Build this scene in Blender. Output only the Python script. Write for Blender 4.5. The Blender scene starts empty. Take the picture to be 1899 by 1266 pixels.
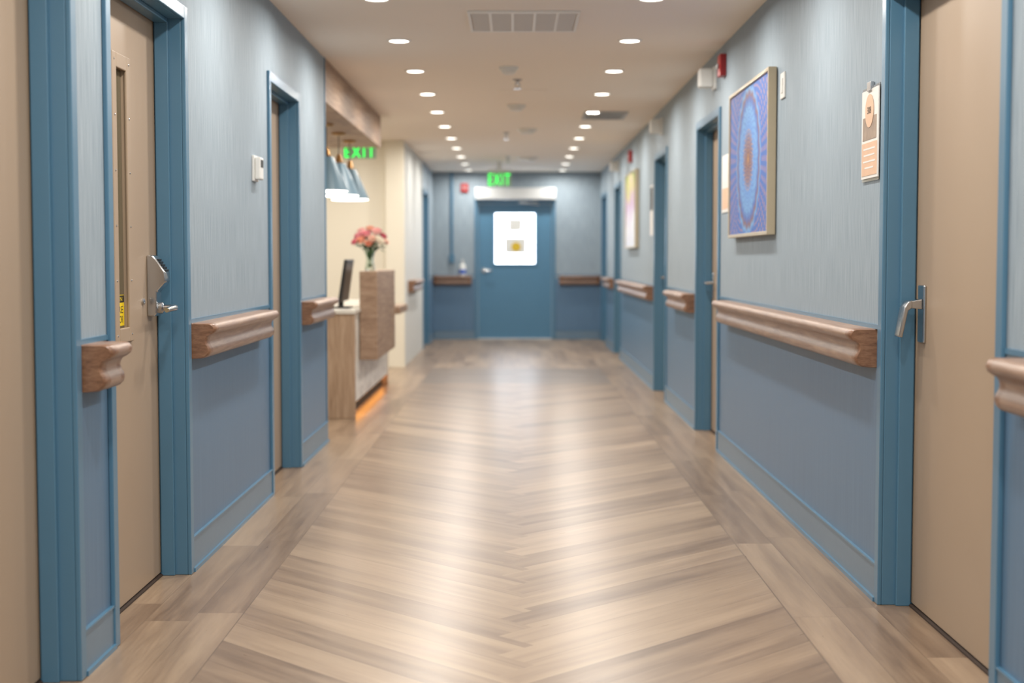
import bpy, bmesh, math, random
from mathutils import Vector, Matrix
random.seed(7)
scene = bpy.context.scene
COL = scene.collection
scene.view_settings.view_transform = 'Standard'
scene.view_settings.exposure = 0.0

WL, WR, DE, CH = -1.23, 1.25, 21.1, 2.47   # left wall, right wall, end wall, ceiling

# ------------------------------------------------------------ materials
def lin(r, g, b):
    def c(v):
        v /= 255.0
        return v/12.92 if v <= .04045 else ((v+.055)/1.055)**2.4
    return (c(r), c(g), c(b), 1)

class NT:
    def __init__(s, name):
        s.mat = bpy.data.materials.new(name); s.mat.use_nodes = True
        s.t = s.mat.node_tree; s.n = s.t.nodes; s.l = s.t.links
        s.b = s.n['Principled BSDF']
    def put(s, sock, v):
        if isinstance(v, bpy.types.NodeSocket): s.l.new(v, sock)
        else: sock.default_value = v
    def m(s, op, a, b=None, c=None):
        n = s.n.new('ShaderNodeMath'); n.operation = op
        s.put(n.inputs[0], a)
        if b is not None: s.put(n.inputs[1], b)
        if c is not None: s.put(n.inputs[2], c)
        return n.outputs[0]
    def mixf(s, f, a, b):
        n = s.n.new('ShaderNodeMix'); n.data_type = 'FLOAT'
        s.put(n.inputs[0], f); s.put(n.inputs[2], a); s.put(n.inputs[3], b)
        return n.outputs[0]
    def mixc(s, f, a, b, mode='MIX'):
        n = s.n.new('ShaderNodeMix'); n.data_type = 'RGBA'; n.blend_type = mode
        s.put(n.inputs[0], f); s.put(n.inputs[6], a); s.put(n.inputs[7], b)
        return n.outputs[2]
    def obj(s):
        n = s.n.new('ShaderNodeTexCoord'); return n.outputs['Object']
    def pos(s):
        n = s.n.new('ShaderNodeNewGeometry'); return n.outputs['Position']
    def sep(s, v):
        n = s.n.new('ShaderNodeSeparateXYZ'); s.l.new(v, n.inputs[0]); return n.outputs
    def comb(s, x, y, z):
        n = s.n.new('ShaderNodeCombineXYZ')
        for i, v in enumerate((x, y, z)): s.put(n.inputs[i], v)
        return n.outputs[0]
    def scale(s, v, sc):
        n = s.n.new('ShaderNodeVectorMath'); n.operation = 'MULTIPLY'
        s.l.new(v, n.inputs[0]); n.inputs[1].default_value = sc; return n.outputs[0]
    def noise(s, v, scale=1, detail=3, rough=.55, dist=0):
        n = s.n.new('ShaderNodeTexNoise'); s.l.new(v, n.inputs['Vector'])
        n.inputs['Scale'].default_value = scale; n.inputs['Detail'].default_value = detail
        n.inputs['Roughness'].default_value = rough; n.inputs['Distortion'].default_value = dist
        return n.outputs['Fac']
    def white(s, v):
        n = s.n.new('ShaderNodeTexWhiteNoise'); n.noise_dimensions = '3D'
        s.l.new(v, n.inputs['Vector']); return n.outputs['Value']
    def ramp(s, f, stops, interp='LINEAR'):
        n = s.n.new('ShaderNodeValToRGB'); n.color_ramp.interpolation = interp
        e = n.color_ramp.elements
        while len(e) < len(stops): e.new(.5)
        for i, (p, c) in enumerate(stops): e[i].position = p; e[i].color = c
        s.put(n.inputs[0], f); return n.outputs[0]
    def bump(s, h, strength=.2, dist=.002):
        n = s.n.new('ShaderNodeBump'); s.l.new(h, n.inputs['Height'])
        n.inputs['Strength'].default_value = strength; n.inputs['Distance'].default_value = dist
        s.l.new(n.outputs[0], s.b.inputs['Normal'])

def paint(name, rgb, rough=.5, metal=0, var=.05, nscale=6, spec=.5, bump=0):
    t = NT(name); c = lin(*rgb)
    f = t.noise(t.pos(), nscale, 3)
    a = tuple(v*(1-var) for v in c[:3])+(1,); b = tuple(min(1, v*(1+var)) for v in c[:3])+(1,)
    t.l.new(t.mixc(f, a, b), t.b.inputs['Base Color'])
    t.b.inputs['Roughness'].default_value = rough; t.b.inputs['Metallic'].default_value = metal
    t.b.inputs['Specular IOR Level'].default_value = spec
    if bump: t.bump(t.noise(t.pos(), 220, 2), bump, .001)
    return t.mat

def emit(name, rgb, strength, base=None):
    t = NT(name); c = lin(*rgb)
    t.b.inputs['Base Color'].default_value = lin(*(base or rgb))
    t.b.inputs['Emission Color'].default_value = c
    t.b.inputs['Emission Strength'].default_value = strength
    return t.mat

def glass(name, rgb=(235, 245, 240), rough=.02):
    t = NT(name)
    t.b.inputs['Base Color'].default_value = lin(*rgb)
    t.b.inputs['Transmission Weight'].default_value = 1
    t.b.inputs['Roughness'].default_value = rough; t.b.inputs['IOR'].default_value = 1.4
    return t.mat

def wood(name, c1, c2, c3, stretch=(30, 2, 30), rough=.42):
    t = NT(name); p = t.pos()
    f = t.noise(t.scale(p, stretch), 1.6, 5, .62, .6)
    f2 = t.noise(t.scale(p, tuple(v*4 for v in stretch)), 1.5, 3)
    f = t.m('ADD', t.m('MULTIPLY', f, .75), t.m('MULTIPLY', f2, .25))
    t.l.new(t.ramp(f, [(.32, lin(*c1)), (.5, lin(*c2)), (.68, lin(*c3))]), t.b.inputs['Base Color'])
    t.b.inputs['Roughness'].default_value = rough
    t.bump(f, .12, .001)
    return t.mat

def wallpaper():
    t = NT('wallpaper_blue_grey'); x, y, z = t.sep(t.pos())
    h = t.m('ADD', x, y)
    rib = t.m('ADD', t.m('MULTIPLY', t.m('SINE', t.m('MULTIPLY', h, 620)), .5), .5)
    f = t.noise(t.comb(t.m('MULTIPLY', h, 260), 0, t.m('MULTIPLY', z, 5)), 1, 1, .5)
    f = t.m('ADD', t.m('MULTIPLY', f, .75), t.m('MULTIPLY', rib, .25))
    c = t.ramp(f, [(.28, lin(126, 141, 152)), (.5, lin(147, 161, 172)), (.72, lin(170, 183, 192))])
    t.l.new(c, t.b.inputs['Base Color'])
    t.b.inputs['Roughness'].default_value = .6
    t.b.inputs['Specular IOR Level'].default_value = .25
    t.bump(f, .16, .0015)
    return t.mat

def wainscot():
    t = NT('wainscot_blue_vinyl'); x, y, z = t.sep(t.pos())
    h = t.m('ADD', x, y)
    f = t.noise(t.comb(t.m('MULTIPLY', h, 140), 0, t.m('MULTIPLY', z, 2)), 1, 1)
    t.l.new(t.ramp(f, [(.3, lin(86, 116, 144)), (.7, lin(93, 124, 152))]), t.b.inputs['Base Color'])
    t.b.inputs['Roughness'].default_value = .4
    t.bump(f, .06, .001)
    return t.mat

def floor_mat():
    t = NT('vinyl_plank_herringbone'); x, y, z = t.sep(t.pos())
    w = .152; P = w*math.sqrt(2); r2 = 1/math.sqrt(2)
    tri = t.m('SUBTRACT', t.m('PINGPONG', y, P/2), P/4)
    side = t.m('GREATER_THAN', t.m('ADD', x, tri), 0)
    ar = t.m('MULTIPLY', t.m('SUBTRACT', y, x), r2)
    al = t.m('MULTIPLY', t.m('ADD', y, x), r2)
    a = t.mixf(side, al, ar); b = t.mixf(side, ar, al)
    border = t.m('GREATER_THAN', t.m('ABSOLUTE', x), .91)
    far = t.m('GREATER_THAN', y, 15.4)
    band = t.m('MULTIPLY', t.m('GREATER_THAN', y, 13.5), t.m('LESS_THAN', y, 15.4))
    band = t.m('MULTIPLY', band, t.m('SUBTRACT', 1, border))
    lw = t.m('MAXIMUM', border, far)
    a = t.mixf(lw, a, x); b = t.mixf(lw, b, y)
    a = t.mixf(band, a, y); b = t.mixf(band, b, x)
    q = t.m('DIVIDE', a, w)
    idx = t.m('FLOOR', q); fr = t.m('FRACT', q)
    rid = t.m('ADD', t.m('MULTIPLY', side, 3), t.m('ADD', t.m('MULTIPLY', lw, 7), t.m('MULTIPLY', band, 11)))
    r1 = t.white(t.comb(idx, rid, 0))
    straight = t.m('MAXIMUM', lw, band)
    bb = t.m('DIVIDE', t.m('ADD', b, t.m('MULTIPLY', r1, 1.2)), 1.22)
    bidx = t.m('MULTIPLY', t.m('FLOOR', bb), straight)
    rnd = t.white(t.comb(idx, rid, t.m('ADD', bidx, 5)))
    gv = t.comb(t.m('MULTIPLY', a, 14), t.m('MULTIPLY', b, 1.0), t.m('ADD', t.m('MULTIPLY', rnd, 31), rid))
    g = t.noise(gv, 1, 3, .5, .3)
    gv2 = t.comb(t.m('MULTIPLY', a, 110), t.m('MULTIPLY', b, 6), t.m('MULTIPLY', rnd, 17))
    g2 = t.noise(gv2, 1, 3, .6)
    f = t.m('ADD', t.m('ADD', t.m('MULTIPLY', rnd, .19), .02), t.m('ADD', t.m('MULTIPLY', g, .54), t.m('MULTIPLY', g2, .24)))
    c = t.ramp(f, [(.30, lin(108, 88, 72)), (.44, lin(133, 112, 93)), (.58, lin(153, 131, 109)), (.76, lin(173, 151, 127))])
    c = t.mixc(t.m('MULTIPLY', band, .5), c, lin(92, 86, 84))
    seam = t.m('MAXIMUM', t.m('LESS_THAN', fr, .014), t.m('MULTIPLY', straight, t.m('LESS_THAN', t.m('FRACT', bb), .002)))
    bl = t.m('LESS_THAN', t.m('ABSOLUTE', t.m('SUBTRACT', t.m('ABSOLUTE', x), .91)), .0015)
    seam = t.m('MAXIMUM', seam, bl)
    c = t.mixc(t.m('MULTIPLY', seam, .5), c, lin(72, 58, 48))
    t.l.new(c, t.b.inputs['Base Color'])
    t.l.new(t.m('ADD', .245, t.m('MULTIPLY', g2, .12)), t.b.inputs['Roughness'])
    t.b.inputs['Specular IOR Level'].default_value = .42
    t.bump(t.m('ADD', g2, t.m('MULTIPLY', g, .5)), .05, .001)
    return t.mat

def mandala():
    t = NT('mandala_print'); x, y, z = t.sep(t.obj())
    r = t.m('SQRT', t.m('ADD', t.m('MULTIPLY', y, y), t.m('MULTIPLY', z, z)))
    th = t.m('ARCTAN2', z, y)
    pet = t.m('SINE', t.m('MULTIPLY', th, 22))
    rr = t.m('ADD', r, t.m('MULTIPLY', pet, .008))
    B = lin(62, 104, 178); V = lin(74, 108, 176); L = lin(108, 156, 204); Br = lin(124, 92, 96); O = lin(206, 146, 112)
    c = t.ramp(t.m('DIVIDE', rr, .7), [(0, lin(180, 130, 80)), (.05, lin(110, 76, 76)), (.17, lin(104, 100, 132)), (.24, lin(96, 144, 204)),
              (.38, L), (.44, V), (.49, Br), (.53, L), (.57, B), (.8, V)])
    ring = t.m('SINE', t.m('MULTIPLY', r, 150))
    sp = t.m('SINE', t.m('MULTIPLY', th, 30))
    dots = t.m('GREATER_THAN', t.m('MULTIPLY', ring, sp), .6)
    c = t.mixc(t.m('MULTIPLY', dots, t.m('LESS_THAN', r, .17)), c, lin(200, 150, 100))
    c = t.mixc(t.m('MULTIPLY', t.m('MULTIPLY', dots, t.m('GREATER_THAN', r, .4)), .8), c, O)
    mid = t.m('MULTIPLY', t.m('GREATER_THAN', r, .17), t.m('LESS_THAN', r, .33))
    c = t.mixc(t.m('MULTIPLY', t.m('MULTIPLY', dots, mid), .6), c, lin(70, 90, 170))
    n = t.m('GREATER_THAN', t.noise(t.obj(), 30, 2), .6)
    c = t.mixc(t.m('MULTIPLY', n, .25), c, B)
    t.l.new(c, t.b.inputs['Base Color']); t.b.inputs['Roughness'].default_value = .6
    return t.mat

def abstract():
    t = NT('abstract_print'); x, y, z = t.sep(t.obj())
    n = t.noise(t.obj(), 4, 3)
    f = t.m('ADD', t.m('ADD', .5, t.m('MULTIPLY', z, .9)), t.m('MULTIPLY', t.m('SUBTRACT', n, .5), .9))
    t.l.new(t.ramp(f, [(0, lin(190, 200, 225)), (.35, lin(225, 228, 235)), (.55, lin(190, 160, 200)), (.75, lin(200, 195, 110)), (1, lin(120, 160, 90))]), t.b.inputs['Base Color'])
    return t.mat

def stone():
    t = NT('white_marble'); n = t.noise(t.pos(), 7, 6, .65, 1.5)
    t.l.new(t.ramp(n, [(.35, lin(165, 162, 156)), (.48, lin(212, 208, 200)), (.6, lin(236, 232, 224))]), t.b.inputs['Base Color'])
    t.b.inputs['Roughness'].default_value = .3
    return t.mat

M_wp = wallpaper(); M_ws = wainscot(); M_floor = floor_mat()
M_frame = paint('frame_blue_enamel', (80, 121, 148), .3, var=.03)
M_door = paint('door_taupe', (169, 148, 126), .42, var=.03, nscale=2)
M_doorb = paint('door_blue', (80, 126, 156), .4, var=.03)
M_ceil = paint('ceiling_warm_white', (242, 232, 220), .8, var=.015, nscale=1)
M_cream = paint('wall_cream', (230, 224, 208), .6, var=.02, nscale=2)
M_pale = paint('wall_pale_grey', (210, 212, 210), .6, var=.02, nscale=2)
M_base = paint('baseboard_grey_blue', (108, 130, 148), .4, var=.05, nscale=30)
M_white = paint('white_plastic', (224, 224, 220), .4, var=.02)
M_trimw = paint('white_trim_ring', (235, 232, 226), .4, var=.01)
M_metal = paint('satin_chrome', (190, 192, 194), .22, 1, var=.04, nscale=40)
M_alu = paint('brushed_aluminium', (214, 216, 216), .4, .3, var=.03, nscale=20)
M_black = paint('black_plastic', (22, 22, 24), .35, var=.1)
M_dark = paint('dark_void', (40, 38, 36), .8, var=.1)
M_grey = paint('grey_lacquer', (170, 172, 172), .4, var=.03)
M_vent = paint('vent_light_grey', (212, 208, 202), .5, var=.03)
M_red = paint('red_plastic', (160, 40, 42), .35, var=.04)
M_yel = paint('yellow_label', (240, 208, 20), .5, var=.02)
M_olive = paint('yellow_dot', (214, 180, 44), .5, var=.05)
M_rail = wood('rail_wood', (122, 97, 82), (150, 122, 105), (172, 146, 127), (30, 2, 30), .38)
M_railx = wood('rail_wood_cross', (112, 84, 70), (138, 108, 90), (158, 128, 108), (2, 30, 30), .38)
M_cap = wood('rail_cap_wood', (100, 70, 53), (132, 96, 73), (154, 118, 93), (12, 12, 50), .35)
M_desk = wood('desk_wood', (124, 98, 80), (152, 125, 103), (174, 149, 127), (5, 1.4, 26), .5)
M_deskv = wood('desk_wood_upright', (138, 112, 90), (166, 140, 116), (186, 162, 138), (24, 24, 1.6), .5)
M_stone = stone()
M_counter = paint('counter_white_quartz', (214, 210, 202), .25, var=.05, nscale=60)
M_gold = paint('champagne_frame', (186, 172, 146), .35, .3, var=.05, nscale=20)
M_can = mandala(); M_abs = abstract()
M_lens = emit('downlight_lens', (255, 250, 240), 7)
M_led = emit('amber_led', (255, 168, 76), 6)
M_exit = emit('exit_green', (40, 235, 90), 1.8)
M_plate = paint('sign_clear_plate', (150, 170, 150), .2, var=.02)
M_sky = emit('daylit_glass', (236, 244, 255), 7)
M_shade = paint('shade_blue_grey', (98, 126, 142), .4, var=.05)
M_bulb = emit('pendant_diffuser', (255, 248, 236), 9)
M_brass = paint('brass', (180, 140, 90), .3, .9, var=.05)
M_glass = glass('clear_glass')
M_refl = paint('glass_painted_reflection', (112, 104, 84), .12, .2, var=.2, nscale=3)  # grey-olive reflection painted into the glass colour
M_stem = paint('stem_green', (60, 100, 50), .5, var=.2)
M_leaf = paint('leaf_green', (58, 88, 52), .5, var=.25, nscale=20)
M_paper = paint('paper_white', (230, 227, 222), .5, var=.01)
M_orange = paint('paper_peach', (222, 184, 154), .5, var=.08, nscale=20)
M_brown = paint('print_brown', (158, 138, 122), .5, var=.35, nscale=30)
M_ink = paint('ink_black', (30, 28, 28), .6, var=.05)
M_blue = paint('label_blue', (40, 90, 190), .5, var=.05)
M_plastic = glass('plastic_sleeve', (245, 245, 245), .08)
M_seal = paint('floor_dark_gap', (60, 46, 38), .7, var=.1)

# ------------------------------------------------------------ mesh tools
def mp(side, s, d, z):
    if side == 'L': return (WL+d, s, z)
    if side == 'R': return (WR-d, s, z)
    return (s, DE-d, z)

class MB:
    def __init__(s): s.v = []; s.f = []; s.m = []
    def add(s, vs, fs, m=0):
        o = len(s.v); s.v += [tuple(p) for p in vs]
        for f in fs: s.f.append([i+o for i in f]); s.m.append(m)
    def box(s, x0, x1, y0, y1, z0, z1, m=0):
        x0, x1 = min(x0, x1), max(x0, x1); y0, y1 = min(y0, y1), max(y0, y1); z0, z1 = min(z0, z1), max(z0, z1)
        s.add([(x0, y0, z0), (x1, y0, z0), (x1, y1, z0), (x0, y1, z0), (x0, y0, z1), (x1, y0, z1), (x1, y1, z1), (x0, y1, z1)],
              [(0, 3, 2, 1), (4, 5, 6, 7), (0, 1, 5, 4), (1, 2, 6, 5), (2, 3, 7, 6), (3, 0, 4, 7)], m); return s
    def wb(s, side, s0, s1, d0, d1, z0, z1, m=0):
        a = mp(side, s0, d0, z0); b = mp(side, s1, d1, z1)
        return s.box(a[0], b[0], a[1], b[1], a[2], b[2], m)
    def loft(s, rings, m=0, caps=True, closed=True):
        n = len(rings[0]); vs = [p for r in rings for p in r]; fs = []
        for i in range(len(rings)-1):
            for j in range(n if closed else n-1):
                k = (j+1) % n
                fs.append((i*n+j, i*n+k, (i+1)*n+k, (i+1)*n+j))
        if caps: fs.append(tuple(range(n))[::-1]); fs.append(tuple(range((len(rings)-1)*n, len(rings)*n)))
        s.add(vs, fs, m); return s
    def lathe(s, prof, cx, cy, n=24, m=0, axis='z', caps=True):
        rings = []
        for r, h in prof:
            ring = []
            for i in range(n):
                a = 2*math.pi*i/n; u, w = r*math.cos(a), r*math.sin(a)
                if axis == 'z': ring.append((cx+u, cy+w, h))
                elif axis == 'x': ring.append((h, cx+u, cy+w))
                else: ring.append((cx+u, h, cy+w))
            rings.append(ring)
        return s.loft(rings, m, caps)
    def tube(s, pts, r, n=10, m=0):
        pts = [Vector(p) for p in pts]; rings = []
        for i, p in enumerate(pts):
            a = pts[max(0, i-1)]; b = pts[min(len(pts)-1, i+1)]
            d = (b-a).normalized(); u = d.orthogonal() if i == 0 else (u0 - d*u0.dot(d))
            u = u.normalized(); u0 = u; w = d.cross(u)
            rr = r[i] if isinstance(r, (list, tuple)) else r
            rings.append([tuple(p+u*rr*math.cos(2*math.pi*k/n)+w*rr*math.sin(2*math.pi*k/n)) for k in range(n)])
        return s.loft(rings, m)
    def done(s, name, mats, parent=None, bevel=0, smooth=False, label=None, cat=None, kind=None, group=None, seg=2):
        xs = [[p[i] for p in s.v] for i in range(3)]
        c = Vector([(min(q)+max(q))/2 for q in xs])
        me = bpy.data.meshes.new(name)
        me.from_pydata([tuple(Vector(p)-c) for p in s.v], [], s.f)
        for m in (mats if isinstance(mats, (list, tuple)) else [mats]): me.materials.append(m)
        for p, i in zip(me.polygons, s.m): p.material_index = i
        bm = bmesh.new(); bm.from_mesh(me); bmesh.ops.recalc_face_normals(bm, faces=bm.faces); bm.to_mesh(me); bm.free()
        if smooth:
            for p in me.polygons: p.use_smooth = True
            me.set_sharp_from_angle(angle=math.radians(38))
        o = bpy.data.objects.new(name, me); COL.objects.link(o)
        o.location = c
        if bevel:
            b = o.modifiers.new('bevel', 'BEVEL'); b.width = bevel; b.segments = seg; b.limit_method = 'ANGLE'
        return meta(o, parent, label, cat, kind, group)

def meta(o, parent=None, label=None, cat=None, kind=None, group=None):
    if parent is not None:
        o.parent = parent; o.location = o.location - wloc(parent)
    if label: o['label'] = label
    if cat: o['category'] = cat
    if kind: o['kind'] = kind
    if group: o['group'] = group
    return o
def wloc(o):
    l = Vector(o.location)
    while o.parent is not None: o = o.parent; l += Vector(o.location)
    return l
def thing(name, loc, label, cat, kind=None, group=None):
    o = bpy.data.objects.new(name, None); o.empty_display_size = .1; COL.objects.link(o)
    o.location = loc
    return meta(o, None, label, cat, kind, group)

def text(s, name, mat, w, h, center, side, parent, ext=.001, label=None, sp=1.0):
    cu = bpy.data.curves.new(name, 'FONT'); cu.body = s; cu.align_x = 'CENTER'; cu.extrude = 0; cu.space_character = sp
    tmp = bpy.data.objects.new('tmp', cu); COL.objects.link(tmp)
    bpy.context.view_layer.update()
    me = bpy.data.meshes.new_from_object(tmp.evaluated_get(bpy.context.evaluated_depsgraph_get()))
    bpy.data.objects.remove(tmp); me.name = name
    xs = [v.co.x for v in me.vertices]; ys = [v.co.y for v in me.vertices]
    cx, cy = (min(xs)+max(xs))/2, (min(ys)+max(ys))/2
    sx, sy = w/(max(xs)-min(xs)), h/(max(ys)-min(ys))
    for v in me.vertices:
        u = (v.co.x-cx)*sx; q = (v.co.y-cy)*sy
        v.co = {'F': (u, 0, q), 'R': (0, -u, q), 'L': (0, u, q)}[side]
    me.materials.clear(); me.materials.append(mat)
    o = bpy.data.objects.new(name, me); COL.objects.link(o); o.location = center
    return meta(o, parent, label)

# ------------------------------------------------------------ layout
ZD = 2.11
doorsL = [(2.75, 3.97), (4.26, 5.32), (7.07, 8.07), (18.75, 19.85)]
doorsR = [(3.62, 4.86), (8.72, 9.85), (11.78, 12.82), (16.95, 18.0), (19.6, 20.7)]
XE0, XE1 = -.616, .584

def segs(a, b, ds):
    out = []; c = a
    for y0, y1 in ds:
        if y0 >= b or y1 <= a: continue
        out.append((c, y0)); c = y1
    out.append((c, b)); return out

def wall(name, side, a, b, ds, upper=M_wp, lower=M_ws, mb=None):
    mb = mb or MB()
    for s0, s1 in segs(a, b, ds):
        e0 = s0+(-.03 if s0 != a else 0); e1 = s1+(.03 if s1 != b else 0)
        mb.wb(side, e0, e1, -.16, 0, 0, .90, 1); mb.wb(side, e0, e1, -.16, 0, .90, CH, 0)
    for y0, y1 in ds: mb.wb(side, y0+.03, y1-.03, -.16, 0, ZD-.02, CH, 0)
    return mb

YN = -2.5
mb = wall('wall_left', 'L', YN, 9.2, doorsL[:3])
mb.done('wall_left', [M_wp, M_ws], kind='structure', label='ribbed blue-grey wallpaper wall with blue wainscot')
mb = MB()
mb.wb('L', 15.6, 18.78, -.16, 0, 0, CH, 2)
mb.wb('L', 19.82, DE, -.16, 0, 0, .9, 1); mb.wb('L', 19.82, DE, -.16, 0, .9, CH, 0); mb.wb('L', 18.78, 19.82, -.16, 0, ZD-.02, CH, 0)
mb.done('wall_left_far', [M_wp, M_ws, M_pale], kind='structure', label='pale and blue wall past the desk alcove')
wall('wall_right', 'R', YN, DE, doorsR).done('wall_right', [M_wp, M_ws], kind='structure', label='ribbed blue-grey wallpaper wall with blue wainscot')
mb = MB()
for a, b in ((WL-.16, XE0+.03), (XE1-.03, WR+.16)):
    mb.box(a, b, DE, DE+.16, 0, .9, 1); mb.box(a, b, DE, DE+.16, .9, CH, 0)
mb.box(XE0+.03, XE1-.03, DE, DE+.16, ZD-.02, CH, 0)
mb.done('wall_end', [M_wp, M_ws], kind='structure', label='blue-grey end wall of the corridor')
XA = -3.7
MB().box(XA, WL-.16, 15.6, 15.76, 0, CH).done('wall_alcove_far', M_cream, kind='structure', label='cream wall behind the reception desk')
MB().box(XA, WL-.16, 9.04, 9.2, 0, CH).done('wall_alcove_near', M_cream, kind='structure', label='cream return wall of the desk alcove')
MB().box(XA-.16, XA, 9.04, 15.76, 0, CH).done('wall_alcove_back', M_cream, kind='structure', label='cream back wall of the desk alcove')
MB().box(XA-.16, WR+.16, YN, DE+.16, -.1, 0).done('floor', M_floor, kind='structure', label='herringbone wood-look vinyl plank floor')
MB().box(XA-.16, WR+.16, YN, DE+.16, CH, CH+.12).done('ceiling', M_ceil, kind='structure', label='warm white painted ceiling')
# wood-clad soffit over desk
MB().box(-1.85, WL+.005, 9.2, 12.97, 2.19, CH).done('trim_1', M_desk, kind='structure', bevel=.004, label='wood-clad soffit above the reception desk')
# corner pilaster
MB().box(-1.42, WL+.012, 15.52, 15.6, 0, CH).done('trim_2', M_cream, kind='structure', bevel=.004, label='cream corner pilaster')

# baseboards and chair trims
def base(name, side, ss):
    mb = MB(); tr = MB()
    for a, b in ss:
        mb.wb(side, a, b, 0, .008, .014, .125, 0)
        mb.wb(side, a, b, 0, .012, .125, .132, 1)
        mb.wb(side, a, b, 0, .018, 0, .014, 1)
        tr.wb(side, a, b, 0, .006, .94, .955, 0)
    mb.done('baseboard_'+name, [M_base, M_frame], kind='structure', label='grey-blue vinyl baseboard with blue edges')
    tr.done('trim_chair_'+name, M_frame, kind='structure', label='thin blue strip above the handrail')
base('left', 'L', segs(YN, 9.2, doorsL[:3]))
base('left_far', 'L', [(19.85, DE)])
base('right', 'R', segs(YN, DE, doorsR))
base('end', 'E', [(WL+.02, XE0), (XE1, WR-.02)])
mb = MB()
mb.wb('L', 9.185, 9.205, 0, .006, 0, CH)
mb.done('trim_3', M_frame, kind='structure', label='thin blue corner guard at the alcove')

# ------------------------------------------------------------ doors
ndoor = [0]
def lever(side, s, d, z, parent, dirn, mat=M_metal):
    mb = MB(); mb.wb(side, s-.03, s+.03, d, d+.01, z-.09, z+.09)
    mb.done('escutcheon_plate', mat, parent, bevel=.004, smooth=True)
    P = lambda ss, dd, zz: mp(side, ss, dd, zz)
    mb = MB(); mb.tube([P(s, d+.01, z+.02), P(s, d+.04, z+.02), P(s, d+.058, z+.02), P(s+dirn*.02, d+.064, z+.02), P(s+dirn*.07, d+.062, z+.02), P(s+dirn*.12, d+.058, z+.018)],
            [.011, .011, .011, .010, .009, .008])
    mb.done('lever_handle', mat, parent, smooth=True)

def door(side, y0, y1, lab, window=False, leafmat=M_door, hw='lever', hwfar=True):
    ndoor[0] += 1
    mid = (y0+y1)/2; loc = mp(side, mid, -.05, 0)
    p = thing('door_%d' % ndoor[0], loc, lab, 'door', 'structure')
    mb = MB(); f = .05
    for a, b in ((y0, y0+f), (y1-f, y1)):
        mb.wb(side, a, b, 0, .014, 0, ZD)
    for a, b in ((y0+.03, y0+f), (y1-f, y1-.03)):
        mb.wb(side, a, b, -.16, 0, 0, ZD-.02)
    mb.wb(side, y0+f, y1-f, 0, .014, ZD-f, ZD)
    mb.wb(side, y0+f, y1-f, -.16, 0, ZD-f, ZD-.02)
    g = .016
    mb.wb(side, y0+f, y0+f+g, -.095, -.045, 0, ZD-f); mb.wb(side, y1-f-g, y1-f, -.095, -.045, 0, ZD-f)
    mb.wb(side, y0+f+g, y1-f-g, -.095, -.045, ZD-f-g, ZD-f)
    mb.done('door_frame', M_frame, p, bevel=.003, label='blue enamelled metal door frame')
    a, b = y0+f+.003, y1-f-.003; d0, d1, zt = -.145, -.1, ZD-f-.003
    mb = MB()
    if window:
        h0, h1, k0, k1 = window
        mb.wb(side, a, h0, d0, d1, .012, zt); mb.wb(side, h1, b, d0, d1, .012, zt)
        mb.wb(side, h0, h1, d0, d1, .012, k0); mb.wb(side, h0, h1, d0, d1, k1, zt)
    else: mb.wb(side, a, b, d0, d1, .012, zt)
    mb.done('door_leaf', leafmat, p, label='flat painted door leaf')
    MB().wb(side, a, b, -.15, -.09, 0, .006).done('threshold', M_seal, p)
    if hw == 'lever':
        s = b-.07 if hwfar else a+.07
        lever(side, s, d1, 1.0, p, -1 if hwfar else 1)
    return p

door('L', *doorsL[0], 'taupe door in a blue frame', hw=None)
h0, h1, k0, k1 = 4.735, 4.865, .945, 1.82
pB = door('L', *doorsL[1], 'taupe door with narrow vision window and keypad lock', window=(h0, h1, k0, k1), hw=None)
mb = MB(); e = .045; d = -.1
for a, b, c, dd in ((h0-e, h0+.004, k0-e, k1+e), (h1-.004, h1+e, k0-e, k1+e)): mb.wb('L', a, b, d, d+.009, c, dd)
mb.wb('L', h0+.004, h1-.004, d, d+.009, k0-e, k0+.004); mb.wb('L', h0+.004, h1-.004, d, d+.009, k1-.004, k1+e)
wf = mb.done('window_frame', M_door, pB, bevel=.003, label='raised taupe metal vision frame')
for zz in [k0-.02+i*(k1-k0+.04)/5 for i in range(6)]:
    for ss in (h0-.022, h1+.022):
        x, y, z = mp('L', ss, d+.009, zz)
        MB().lathe([(.004, x-.001), (.004, x+.001), (.002, x+.002)], y, z, 8, axis='x').done('screw', M_metal, pB)
MB().wb('L', h0, h1, -.118, -.112, k0, k1).done('window_glass', M_refl, pB, label='window glass with an olive reflection painted in')
MB().wb('L', h0+.008, h1-.004, -.1118, -.1110, .955, 1.06).done('warning_sticker', M_yel, pB, label='yellow warning sticker with black lettering')
MB().wb('L', h0+.01, h1-.006, -.1110, -.1106, 1.034, 1.058).done('sticker_header', M_ink, pB)
text('ION', 'lettering', M_yel, .07, .014, mp('L', (h0+h1)/2, -.1102, 1.046), 'L', pB)
text('FIRE', 'lettering', M_ink, .09, .024, mp('L', (h0+h1)/2, -.1106, 1.010), 'L', pB)
text('DOOR', 'lettering', M_ink, .09, .024, mp('L', (h0+h1)/2, -.1106, .977), 'L', pB)
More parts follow.
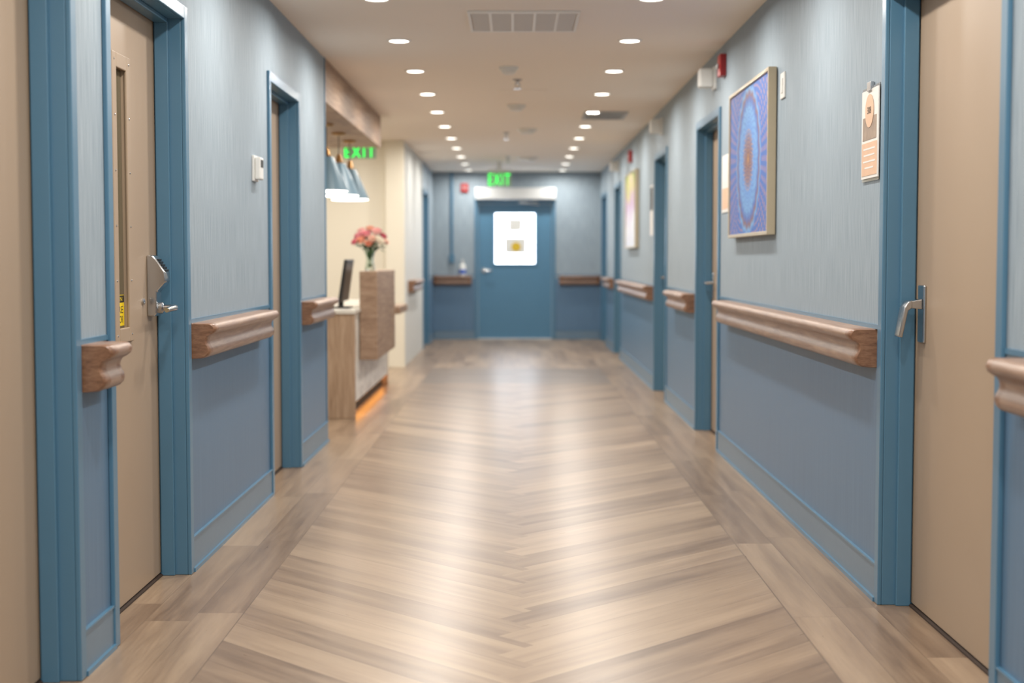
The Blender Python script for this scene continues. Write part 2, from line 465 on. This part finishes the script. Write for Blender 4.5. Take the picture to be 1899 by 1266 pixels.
# keypad lock
s0, s1 = 5.12, 5.19
prof = [(0, 1.195), (.02, 1.195), (.034, 1.183), (.066, 1.135), (.068, 1.10), (.052, 1.082), (.036, 1.065), (.034, .985), (.026, .975), (0, .975)]
MB().loft([[mp('L', s, -.1+dd, z) for dd, z in prof] for s in (s0, s1)]).done('keypad_lock', M_metal, pB, bevel=.004, smooth=True, label='satin chrome keypad lock housing')
for i in range(5):
    t = (i+.5)/5; dd = .034+.032*t; z = 1.183-.048*t
    c = mp('L', 0, -.1+dd, z)
    MB().box(c[0]-.004, c[0]+.004, s0+.012, s1-.012, z-.003, z+.004).done('key_button', M_black, pB, bevel=.001)
c = mp('L', 5.15, -.1, 1.005)
MB().lathe([(.019, c[0]+.03), (.021, c[0]+.045), (.021, c[0]+.05), (.012, c[0]+.055), (.012, c[0]+.085)], 5.15, 1.005, 20, axis='x').done('handle_spindle', M_metal, pB, smooth=True)
MB().tube([mp('L', 5.165, -.012, 1.005), mp('L', 5.15, -.008, 1.005), mp('L', 5.11, -.008, 1.004), mp('L', 5.05, -.012, 1.0)], [.011, .013, .011, .009]).done('lever_handle', M_metal, pB, smooth=True)
MB().lathe([(.012, c[0]), (.012, c[0]+.006), (.006, c[0]+.009)], 5.06, 1.03, 16, axis='x').done('key_cylinder', M_metal, pB, smooth=True)

door('L', *doorsL[2], 'taupe door in a blue frame beside the alcove', hw=None)
door('L', *doorsL[3], 'blue framed door past the alcove', leafmat=M_doorb)
pD = door('R', *doorsR[0], 'wide taupe door with push-pull latch', hw=None)
sD = 4.715
MB().wb('R', sD-.035, sD+.035, -.1, -.09, .905, 1.095).done('latch_plate', M_metal, pD, bevel=.004, label='satin chrome latch plate')
MB().loft([[mp('R', s, -.09+dd, z) for dd, z in ((0, 1.05), (.035, 1.043), (.045, 1.035), (.045, 1.02), (.0, 1.015))] for s in (sD-.022, sD+.022)]).done('latch_arm', M_metal, pD, bevel=.003)
MB().loft([[mp('R', s, -.09+dd, z) for dd, z in ((.035, 1.046), (.05, 1.04), (.062, 1.02), (.078, .925), (.066, .922), (.048, 1.012), (.035, 1.02))] for s in (sD-.03, sD+.03)]).done('latch_paddle', M_metal, pD, bevel=.003, smooth=True, label='angled satin chrome pull paddle')
door('R', *doorsR[1], 'taupe door in a blue frame near the painting')
door('R', *doorsR[2], 'taupe door in a blue frame')
door('R', *doorsR[3], 'taupe door in a blue frame beyond the abstract painting')
door('R', *doorsR[4], 'blue door near the corridor end', leafmat=M_doorb)

# end door
ndoor[0] += 1
pE = thing('door_%d' % ndoor[0], (0, DE, 0), 'blue exit door with bright window and overhead operator', 'door', 'structure')
mb = MB(); f = .055; zt = 2.03
ztop = ZD-.02
mb.box(XE0, XE0+f, DE-.014, DE, 0, ztop+.02); mb.box(XE1-f, XE1, DE-.014, DE, 0, ztop+.02)
mb.box(XE0+.03, XE0+f, DE, DE+.16, 0, ztop); mb.box(XE1-f, XE1-.03, DE, DE+.16, 0, ztop)
mb.box(XE0+f, XE1-f, DE-.014, DE, 2.0, ztop+.02); mb.box(XE0+f, XE1-f, DE, DE+.16, 2.0, ztop)
mb.done('door_frame', M_frame, pE, bevel=.003, label='blue enamelled metal door frame')
wx0, wx1, wz0, wz1 = -.32, .29, 1.11, 1.87
a, b = XE0+f+.003, XE1-f-.003
mb = MB()
mb.box(a, wx0, DE+.03, DE+.075, .012, 1.997); mb.box(wx1, b, DE+.03, DE+.075, .012, 1.997)
mb.box(wx0, wx1, DE+.03, DE+.075, .012, wz0); mb.box(wx0, wx1, DE+.03, DE+.075, wz1, 1.997)
mb.done('door_leaf', M_doorb, pE, label='flat blue door leaf')
mb = MB()
for q in ((wx0-.03, wx0+.01, wz0-.03, wz1+.03), (wx1-.01, wx1+.03, wz0-.03, wz1+.03), (wx0, wx1, wz0-.03, wz0+.01), (wx0, wx1, wz1-.01, wz1+.03)):
    mb.box(q[0], q[1], DE+.02, DE+.03, q[2], q[3])
mb.done('window_frame', M_doorb, pE, bevel=.003)
MB().box(wx0, wx1, DE+.045, DE+.055, wz0, wz1).done('window_glass', M_sky, pE, label='glass bright with daylight')
MB().box(XE0+f, XE1-f, DE-.01, DE+.1, 0, .008).done('threshold', M_alu, pE)
MB().box(-.17, .15, DE+.040, DE+.043, 1.27, 1.5).done('window_notice', M_white, pE, label='pale paper notice with yellow dot')
MB().box(-.11, .09, DE+.040, DE+.043, 1.60, 1.78).done('window_notice', M_white, pE, label='pale paper notice')
MB().lathe([(.07, DE+.037), (.07, DE+.039)], -.0, 1.365, 28, axis='y').done('notice_dot', M_olive, pE)
mb = MB(); mb.lathe([(.034, DE+.018), (.034, DE+.03)], -.475, 1.02, 20, axis='y')
mb.tube([(-.475, DE+.02, 1.02), (-.475, DE-.03, 1.02), (-.45, DE-.036, 1.02), (-.36, DE-.032, 1.015)], .014)
mb.done('lever_handle', M_metal, pE, smooth=True, label='satin chrome lever handle')
op = thing('door_operator', (0, DE-.014, 2.05), 'white aluminium automatic door operator above the exit door', 'door operator')
MB().box(-.60, .585, DE-.15, DE-.016, 2.06, 2.23).done('operator_housing', M_alu, op, bevel=.012)
MB().tube([(.30, DE-.09, 2.06), (.30, DE-.09, 2.02), (.05, DE-.12, 2.02), (.34, DE-.02, 1.985)], .012).done('closer_arm', M_grey, op)

# ------------------------------------------------------------ handrails
RP = [(0, .94), (.076, .94), (.088, .937), (.097, .928), (.099, .917), (.094, .906), (.082, .898), (.070, .892), (.064, .882), (.062, .87),
      (.066, .858), (.073, .848), (.076, .836), (.072, .822), (.060, .811), (.045, .806), (.02, .804), (0, .804)]
def rail(side, a, b, lab, mat=None):
    mat = mat or (M_railx if side == 'E' else M_rail)
    p = thing('handrail', mp(side, (a+b)/2, 0, .80), lab, 'handrail', group='corridor handrails')
    cap = min(.055, (b-a)*.3)
    ring = lambda s, k=1: [mp(side, s, d*k, .872+(z-.872)*(1-(1-k)*.5)) for d, z in RP]
    MB().loft([ring(a+cap), ring(b-cap)]).done('rail_bar', mat, p, smooth=True)
    for e, dr in ((a, 1), (b, -1)):
        MB().loft([ring(e, .90), ring(e+dr*.006, .955), ring(e+dr*.016, .99), ring(e+dr*.028, 1.0), ring(e+dr*cap, 1.0)]).done(
            'end_cap', M_cap, p, smooth=True, label='darker reddish wood end cap')
rail('L', 3.985, 4.20, 'short wooden handrail stub between two doors')
rail('L', 5.35, 6.80, 'wooden handrail beside the keypad door')
rail('L', 8.10, 9.10, 'wooden handrail at the alcove corner')
rail('L', 16.2, 17.6, 'wooden handrail on the cream wall')
rail('R', 2.0, 3.50, 'wooden handrail before the wide taupe door')
rail('R', 4.92, 8.40, 'long wooden handrail below the mandala painting')
rail('R', 9.95, 11.2, 'wooden handrail between two doors')
rail('R', 12.95, 16.6, 'wooden handrail below the abstract painting')
rail('R', 18.1, 19.45, 'wooden handrail near the corridor end')
rail('E', -1.22, -.66, 'short wooden handrail beside the exit door')
rail('E', .64, 1.24, 'short wooden handrail beside the exit door')

# ------------------------------------------------------------ paintings
def painting(a, b, z0, z1, art, lab):
    p = thing('painting', mp('R', (a+b)/2, 0, z0), lab, 'painting')
    mb = MB(); t = .018
    mb.wb('R', a, a+t, .004, .045, z0, z1); mb.wb('R', b-t, b, .004, .045, z0, z1)
    mb.wb('R', a+t, b-t, .004, .045, z0, z0+t); mb.wb('R', a+t, b-t, .004, .045, z1-t, z1)
    mb.done('picture_frame', M_gold, p, bevel=.002, label='champagne floating frame')
    MB().wb('R', a+t, b-t, .006, .036, z0+t, z1-t).done('canvas', art, p)
painting(6.86, 8.12, 1.30, 2.10, M_can, 'blue and violet mandala canvas in champagne frame')
painting(14.5, 15.8, 1.30, 2.10, M_abs, 'pale abstract canvas in champagne frame')

# ------------------------------------------------------------ wall fittings
th = thing('thermostat', mp('L', 6.7, 0, 1.54), 'white wall thermostat on ribbed wallpaper', 'thermostat')
MB().wb('L', 6.65, 6.76, 0, .012, 1.545, 1.665).done('back_plate', M_white, th, bevel=.003)
MB().wb('L', 6.66, 6.75, .012, .038, 1.553, 1.657).done('thermostat_body', M_white, th, bevel=.006)
MB().wb('L', 6.675, 6.735, .038, .0395, 1.61, 1.645).done('display', M_black, th)
sp = thing('wall_plate', mp('R', 6.72, 0, 1.92), 'blank white wall plate beside the painting', 'wall plate')
MB().wb('R', 6.65, 6.75, 0, .008, 1.93, 2.05).done('plate', M_white, sp, bevel=.003)
MB().wb('R', 6.685, 6.715, .008, .012, 1.955, 2.025).done('insert', M_white, sp, bevel=.002)

sg = thing('hanging_sign', mp('R', 5.03, 0, 1.46), 'laminated peach information sheet hanging from a clip', 'sign')
MB().wb('R', 4.91, 5.14, .006, .010, 1.465, 1.775).done('sheet', M_paper, sg)
MB().wb('R', 4.92, 5.13, .0102, .0112, 1.475, 1.59).done('print_panel', M_orange, sg)
MB().wb('R', 4.93, 5.12, .0102, .0112, 1.60, 1.68).done('print_photo', M_brown, sg)
c = mp('R', 5.025, .0116, 1.70)
MB().lathe([(.058, c[0]), (.058, c[0]-.001)], 5.025, 1.70, 30, axis='x').done('print_circle', M_orange, sg)
text('308', 'lettering', M_ink, .05, .024, (c[0]-.0018, 5.025, 1.702), 'R', sg)
for i, ww in enumerate((.16, .15, .17, .12)):
    MB().wb('R', 5.025-ww/2, 5.025+ww/2, .0113, .0117, 1.565-i*.022, 1.571-i*.022).done('print_line', M_paper, sg)
MB().wb('R', 4.905, 5.145, .004, .006, 1.455, 1.785).done('sleeve_back', M_plastic, sg)
mb = MB(); mb.wb('R', 5.0, 5.05, .002, .016, 1.768, 1.80); mb.done('clip', M_metal, sg, bevel=.002)
def poster(name, side, a, b, z0, z1, lab, top, bot):
    p = thing(name, mp(side, (a+b)/2, 0, z0), lab, 'poster')
    MB().wb(side, a, b, .001, .005, z0, z1).done('sheet', M_paper, p)
    MB().wb(side, a+.015, b-.015, .0052, .006, z0+(z1-z0)*.5, z1-.02).done('print_panel', top, p)
    MB().wb(side, a+.015, b-.015, .0052, .006, z0+.02, z0+(z1-z0)*.42).done('print_panel', bot, p)
poster('poster', 'R', 8.38, 8.64, 1.46, 1.80, 'peach and white notice taped beside a door', M_paper, M_orange)
poster('poster', 'R', 13.0, 13.25, 1.40, 1.86, 'white notice with dark heading beside a door', M_ink, M_paper)
def strobe(y, z, lab, side='R'):
    p = thing('fire_alarm', mp(side, y, 0, z), lab, 'fire alarm', group='red fire alarms')
    MB().wb(side, y-.055, y+.055, 0, .04, z, z+.13).done('alarm_body', M_red, p, bevel=.006)
    MB().wb(side, y-.02, y+.02, .04, .055, z+.045, z+.075).done('strobe_lens', M_grey, p, bevel=.006)
strobe(8.58, 2.27, 'red fire alarm strobe high on the wall')
strobe(15.4, 2.22, 'small red fire alarm strobe high on the wall')
strobe(-.76, 2.17, 'red fire alarm strobe on the end wall', 'E')
def chime(y, z, lab):
    p = thing('door_chime_light', mp('R', y, 0, z), lab, 'signal light', group='signal lights above doors')
    MB().wb('R', y-.05, y+.05, 0, .02, z, z+.14).done('back_plate', M_white, p, bevel=.003)
    MB().wb('R', y-.04, y+.04, .02, .11, z+.01, z+.13).done('light_cover', M_white, p, bevel=.012)
chime(8.98, 2.24, 'white signal light box above a door')
chime(12.2, 2.24, 'white signal light box above a door')
chime(17.4, 2.24, 'white signal light box above a door')
cd = thing('wall_conduit', (-.95, DE, 1.13), 'blue painted conduit running down to a small box', 'conduit')
MB().tube([(-.95, DE-.02, 1.22), (-.95, DE-.02, CH)], .02).done('pipe', M_frame, cd, smooth=True)
MB().box(-.99, -.91, DE-.05, DE, 1.13, 1.25).done('junction_box', M_frame, cd, bevel=.004)
dsp = thing('sanitizer_dispenser', (-.79, DE-.05, .942), 'white sanitizer dispenser with blue label on the handrail', 'dispenser')
MB().lathe([(.045, .942), (.047, .95), (.047, 1.08), (.03, 1.11), (.018, 1.12), (.018, 1.15)], -.79, DE-.05, 20).done('bottle', M_white, dsp, smooth=True)
MB().lathe([(.048, .97), (.048, 1.03)], -.79, DE-.05, 20).done('label_band', M_blue, dsp, smooth=True)
MB().tube([(-.79, DE-.05, 1.15), (-.79, DE-.05, 1.18), (-.79, DE-.09, 1.18)], .01).done('pump', M_white, dsp, smooth=True)

# ------------------------------------------------------------ ceiling
ringm = None
def downlight(x, y):
    global ringm
    if ringm is None:
        p = thing('downlight', (x, y, CH), 'round recessed ceiling downlight, lit', 'downlight', group='rows of recessed downlights')
        r = MB().lathe([(.057, CH), (.057, CH-.006), (.060, CH-.009), (.070, CH-.006), (.073, CH-.001), (.073, CH)], x, y, 28, caps=False).done('trim_ring', M_trimw, p, smooth=True)
        l = MB().lathe([(.0575, CH-.001), (.0575, CH-.005)], x, y, 28).done('lens', M_lens, p)
        ringm = (p, r, l)
    else:
        p = ringm[0].copy(); p.location = (x, y, CH); COL.objects.link(p)
        for c in ringm[1:]:
            o = c.copy(); o.parent = p; COL.objects.link(o)
YS = [7.12+1.352*i for i in range(11)]
def lamp(x, y, e=14.5):
    ld = bpy.data.lights.new('downlight_lamp', 'AREA'); ld.shape = 'DISK'; ld.size = .11; ld.energy = e
    ld.color = (1, .95, .88); ld.spread = math.radians(172)
    o = bpy.data.objects.new('downlight_lamp', ld); COL.objects.link(o); o.location = (x, y, CH-.012)
for x in (-.69, .67):
    for y in YS: downlight(x, y); lamp(x, y, 14.5 if y < 15 else 12)
    for y in (5.77, 4.42, 3.07, 1.72, .37, -1.0): lamp(x, y)

vt = thing('ceiling_vent', (.04, 7.79, CH), 'white five-panel ceiling air grille', 'air vent')
mb = MB(); vx0, vx1, vy0, vy1 = -.255, .335, 7.47, 8.10
zz0, zz1 = CH-.012, CH
mb.box(vx0, vx1, vy0, vy0+.03, zz0, zz1); mb.box(vx0, vx1, vy1-.03, vy1, zz0, zz1)
n = 5; wv = (vx1-vx0)/n
for i in range(n+1):
    xc = vx0+i*wv; xc = min(max(xc, vx0+.008), vx1-.008); mb.box(xc-.008, xc+.008, vy0+.03, vy1-.03, zz0, zz1)
mb.done('vent_frame', M_trimw, vt, bevel=.002)
mb = MB()
y = vy0+.045
while y < vy1-.04:
    mb.loft([[(xx, y, CH-.002), (xx, y+.004, CH-.002), (xx, y+.018, CH-.010), (xx, y+.014, CH-.010)] for xx in (vx0+.02, vx1-.02)])
    y += .022
mb.done('louvers', M_vent, vt)
MB().box(vx0+.02, vx1-.02, vy0+.02, vy1-.02, CH-.0015, CH-.0005).done('vent_back', M_vent, vt)
v2 = thing('ceiling_diffuser', (.78, 12.8, CH), 'small dark slotted ceiling diffuser', 'air vent')
mb = MB()
for q in ((.60, .98, 12.5, 12.54), (.60, .98, 13.06, 13.1), (.60, .63, 12.54, 13.06), (.95, .98, 12.54, 13.06)): mb.box(*q, CH-.015, CH)
mb.done('vent_frame', M_grey, v2)
mb = MB()
for i in range(9): mb.box(.63, .95, 12.56+i*.055, 12.585+i*.055, CH-.012, CH-.002)
mb.done('louvers', M_grey, v2)
MB().box(.63, .95, 12.54, 13.06, CH-.0015, CH-.0005).done('vent_back', M_dark, v2)
def smoke(x, y, lab, r=.065):
    p = thing('smoke_detector', (x, y, CH), lab, 'smoke detector', group='ceiling smoke detectors')
    MB().lathe([(r, CH), (r, CH-.012), (r*.9, CH-.02)], x, y, 24).done('mounting_base', M_white, p, smooth=True)
    MB().lathe([(r*.75, CH-.02), (r*.72, CH-.038), (r*.5, CH-.048)], x, y, 24).done('sensor_dome', M_white, p, smooth=True)
smoke(-.05, 9.65, 'white ceiling smoke detector'); smoke(0.0, 12.0, 'white ceiling smoke detector with dark dome', .08)
smoke(.11, 14.2, 'wide white ceiling smoke detector', .10); smoke(.14, 18.1, 'wide white ceiling smoke detector', .14)
def sprinkler(x, y):
    p = thing('sprinkler', (x, y, CH), 'chrome ceiling fire sprinkler head', 'sprinkler', group='ceiling sprinklers')
    MB().lathe([(.035, CH), (.035, CH-.005), (.012, CH-.012), (.012, CH-.03)], x, y, 20).done('escutcheon_plate', M_metal, p, smooth=True)
    MB().tube([(x-.012, y, CH-.02), (x-.016, y, CH-.045), (x, y, CH-.065), (x+.016, y, CH-.045), (x+.012, y, CH-.02)], .004).done('yoke_arms', M_metal, p, smooth=True)
    MB().lathe([(.028, CH-.065), (.028, CH-.069)], x, y, 20).done('deflector', M_metal, p)
sprinkler(.01, 10.3); sprinkler(-.1, 14.6); sprinkler(-.1, 18.0)
pn = thing('access_panel', (.0, 11.0, CH), 'flush white ceiling access panel', 'access panel')
MB().box(-.13, .24, 10.9, 11.5, CH-.004, CH).done('panel', M_ceil, pn, bevel=.002)

def exitsign(x, y, z, w, h, lab):
    p = thing('exit_sign', (x, y, CH), lab, 'exit sign', group='green exit signs')
    MB().box(x-w/2, x+w/2, y-.004, y+.004, z, z+h).done('sign_plate', M_plate, p, bevel=.002)
    MB().box(x-w/2, x+w/2, y-.025, y+.025, z+h, z+h+.035).done('sign_housing', M_alu, p, bevel=.004)
    MB().box(x-.03, x+.03, y-.012, y+.012, z+h+.035, CH).done('ceiling_mount', M_alu, p)
    text('EXIT', 'lettering', M_exit, w*.92, h*.78, (x, y-.012, z+h*.47), 'F', p, label='glowing green lettering', sp=1.25)
exitsign(-.22, 18.8, 2.14, .31, .19, 'illuminated green exit sign hanging before the exit door')
exitsign(-1.475, 13.5, 2.13, .31, .13, 'illuminated green exit sign hanging past the soffit')

# ------------------------------------------------------------ reception desk
dk = thing('reception_desk', (-1.5, 11.9, 0), 'wood and white stone reception desk with amber toe light', 'reception desk')
MB().box(-2.0, -1.195, 10.5, 10.56, 0, .775).done('end_panel', M_deskv, dk, bevel=.003, label='upright wood end panel')
MB().box(-1.235, -1.205, 10.56, 13.3, .11, .775).done('front_panel', M_stone, dk, bevel=.003, label='white marble front panel')
MB().box(-2.0, -1.26, 10.56, 13.3, 0, .10).done('toe_kick', M_dark, dk)
MB().box(-1.255, -1.235, 10.58, 13.28, .085, .105).done('led_strip', M_led, dk, label='glowing amber light strip')
MB().box(-2.0, -1.205, 13.3, 13.36, 0, .775).done('end_panel', M_deskv, dk, bevel=.003)
MB().box(-2.0, -1.19, 10.49, 13.4, .777, .807).done('countertop', M_counter, dk, bevel=.004, label='white quartz countertop')
mb = MB(); mb.box(-1.20, -1.065, 10.9, 12.5, .41, 1.09)
mb.done('transaction_ledge', M_desk, dk, bevel=.004, label='raised wood-grain transaction block')
MB().box(-1.19, -1.02, 12.5, 13.35, .70, .765).done('wing_ledge', M_desk, dk, bevel=.004)

mo = thing('computer_monitor', (-1.36, 10.95, .807), 'black computer monitor on the reception desk', 'monitor')
MB().box(-1.46, -1.27, 10.84, 11.06, .807, .819).done('base', M_black, mo, bevel=.004)
MB().tube([(-1.35, 10.95, .815), (-1.345, 10.95, .90), (-1.33, 10.95, 1.0)], [.022, .018, .018]).done('stand_neck', M_black, mo, smooth=True)
tl = .045
MB().loft([[(-1.345, y, .86), (-1.318, y, .86), (-1.318+tl, y, 1.18), (-1.340+tl, y, 1.18)] for y in (10.72, 11.2)]).done('screen_housing', M_black, mo, bevel=.006)

# vase and flowers
vx, vy, vz = -1.15, 11.2, 1.09
va = thing('flower_vase', (vx, vy, vz), 'clear glass vase of water on the desk ledge', 'vase')
MB().lathe([(.036, vz+.001), (.042, vz+.01), (.034, vz+.05), (.029, vz+.09), (.038, vz+.14), (.056, vz+.185), (.054, vz+.186), (.035, vz+.14), (.026, vz+.09), (.031, vz+.05), (.036, vz+.012), (.0, vz+.011)], vx, vy, 24, caps=False).done('vase_body', M_glass, va, smooth=True)
cols = [(230, 150, 160), (240, 172, 146), (242, 206, 190), (206, 96, 116), (240, 230, 214), (234, 180, 176)]
FM = [paint('petal_%d' % i, c, .6, var=.12, nscale=60) for i, c in enumerate(cols)]
def flower(i, x, y, z, r, mat):
    p = thing('flower', (vx, vy, vz+.03), ['pink', 'coral', 'pale peach', 'deep pink', 'cream', 'rose'][FM.index(mat)]+' rose bloom standing in the glass vase', 'flower', group='flowers in the glass vase')
    c = Vector((x, y, z)); up = (c-Vector((vx, vy, vz+.12))).normalized()
    u = up.orthogonal().normalized(); w = up.cross(u)
    mb = MB()
    for L, (n, ro, hi, op) in enumerate(((5, .45, 1.0, .2), (6, .75, .85, .55), (7, 1.0, .55, 1.0))):
        for k in range(n):
            a = 2*math.pi*(k+.5*L)/n; hw = math.pi/n*1.25; vs = []
            for ri, hh, wd in ((.12, -.55, .5), (.75*ro+.1, -.15, 1.0), (ro*.95, hi*.6, 1.0), (ro*(1+.15*op), hi*.85, .55)):
                for t in (-1, 0, 1):
                    aa = a+t*hw*wd; rr = r*ri*(1 if t else 1.08)
                    vs.append(c+u*rr*math.cos(aa)+w*rr*math.sin(aa)+up*r*hh)
            fs = [(j*3+q, j*3+q+1, j*3+q+4, j*3+q+3) for j in range(3) for q in range(2)]
            mb.add(vs, fs)
    mb.lathe([(r*.1, z-r*.3), (r*.34, z), (r*.25, z+r*.4), (r*.05, z+r*.55)], x, y, 8)
    mb.done('bloom', mat, p, smooth=True)
    b0 = Vector((vx-(x-vx)*.12, vy-(y-vy)*.12, vz+.03))
    MB().tube([b0, Vector((vx+(x-vx)*.2, vy+(y-vy)*.2, vz+.14)), c-up*r*.3], .0028, 6).done('stem', M_stem, p)
    mb = MB()
    for q in range(5):
        bb = c-up*(r*.7+.018*q); aa = random.random()*6.28
        dv = (u*math.cos(aa)+w*math.sin(aa)+up*.2).normalized(); sd = dv.cross(up).normalized()
        mb.add([bb, bb+dv*.03+sd*.016, bb+dv*.075, bb+dv*.03-sd*.016], [(0, 1, 2, 3)])
    mb.done('leaf', M_leaf, p)
spec = [(-.02, -.03, .285, .034, 0), (.045, -.02, .30, .032, 5), (-.075, 0, .27, .032, 0), (.09, .01, .27, .028, 3), (.02, -.05, .245, .036, 2), (-.05, -.045, .235, .034, 1),
        (.065, -.05, .235, .034, 4), (-.1, -.02, .225, .026, 3), (.11, -.02, .225, .024, 2), (0, .03, .325, .03, 1), (.05, .04, .31, .028, 0), (-.06, .04, .31, .028, 5), (.0, -.07, .21, .026, 1)]
for i, (a, b, c, r, k) in enumerate(spec): flower(i, vx+a*1.15, vy+b*1.1, vz+c, r*1.1, FM[k])

def pendant_parts(x, y):
    p = thing('pendant_lamp', (x, y, 2.19), 'blue-grey cone pendant lamp hanging from the wood soffit', 'pendant lamp', group='cone pendant lamps over the desk')
    a = MB().lathe([(.055, 2.19), (.055, 2.175), (.02, 2.165)], x, y, 24).done('ceiling_canopy', M_brass, p, smooth=True)
    b = MB().tube([(x, y, 2.17), (x, y, 2.0)], .004, 8).done('cord', M_black, p)
    c = MB().lathe([(.01, 2.02), (.018, 2.01), (.03, 1.96), (.045, 1.945)], x, y, 20).done('socket_cap', M_brass, p, smooth=True)
    d = MB().lathe([(.04, 1.95), (.055, 1.945), (.165, 1.695), (.167, 1.69), (.160, 1.69), (.05, 1.94), (.04, 1.945)], x, y, 36, caps=False).done('lamp_shade', M_shade, p, smooth=True)
    e = MB().lathe([(.045, 1.925), (.155, 1.695), (.155, 1.688)], x, y, 36).done('diffuser', M_bulb, p)
    return [p, a, b, c, d, e]
pp = pendant_parts(-1.42, 10.7)
for y in (11.45, 12.2):
    p = pp[0].copy(); p.location = (-1.42, y, 2.19); COL.objects.link(p)
    for c in pp[1:]:
        o = c.copy(); o.parent = p; COL.objects.link(o)

def area(x, y, z, sx, sy, e, col, rot=(0, 0, 0)):
    ld = bpy.data.lights.new('alcove_lamp', 'AREA'); ld.shape = 'RECTANGLE'; ld.size = sx; ld.size_y = sy; ld.energy = e; ld.color = col
    o = bpy.data.objects.new('alcove_lamp', ld); COL.objects.link(o); o.location = (x, y, z); o.rotation_euler = rot
area(-2.7, 12.5, CH-.03, .6, 4.5, 50, (1, .96, .88))
area(-1.7, 14.4, CH-.03, .5, .8, 10, (1, .96, .88))

# ------------------------------------------------------------ world + camera
w = bpy.data.worlds.new('world'); scene.world = w; w.use_nodes = True
w.node_tree.nodes['Background'].inputs[0].default_value = (1, .98, .955, 1)
w.node_tree.nodes['Background'].inputs[1].default_value = 1.2

cam = bpy.data.cameras.new('camera'); co = bpy.data.objects.new('camera', cam); COL.objects.link(co)
co.location = (0, 0, 1.18)
co.rotation_euler = (math.radians(90-3.30), 0, math.radians(.163))
cam.lens = 50; cam.sensor_width = 36; cam.sensor_fit = 'HORIZONTAL'; cam.clip_start = .05
cam.dof.use_dof = True; cam.dof.focus_distance = 5.2; cam.dof.aperture_fstop = 2.0
scene.camera = co
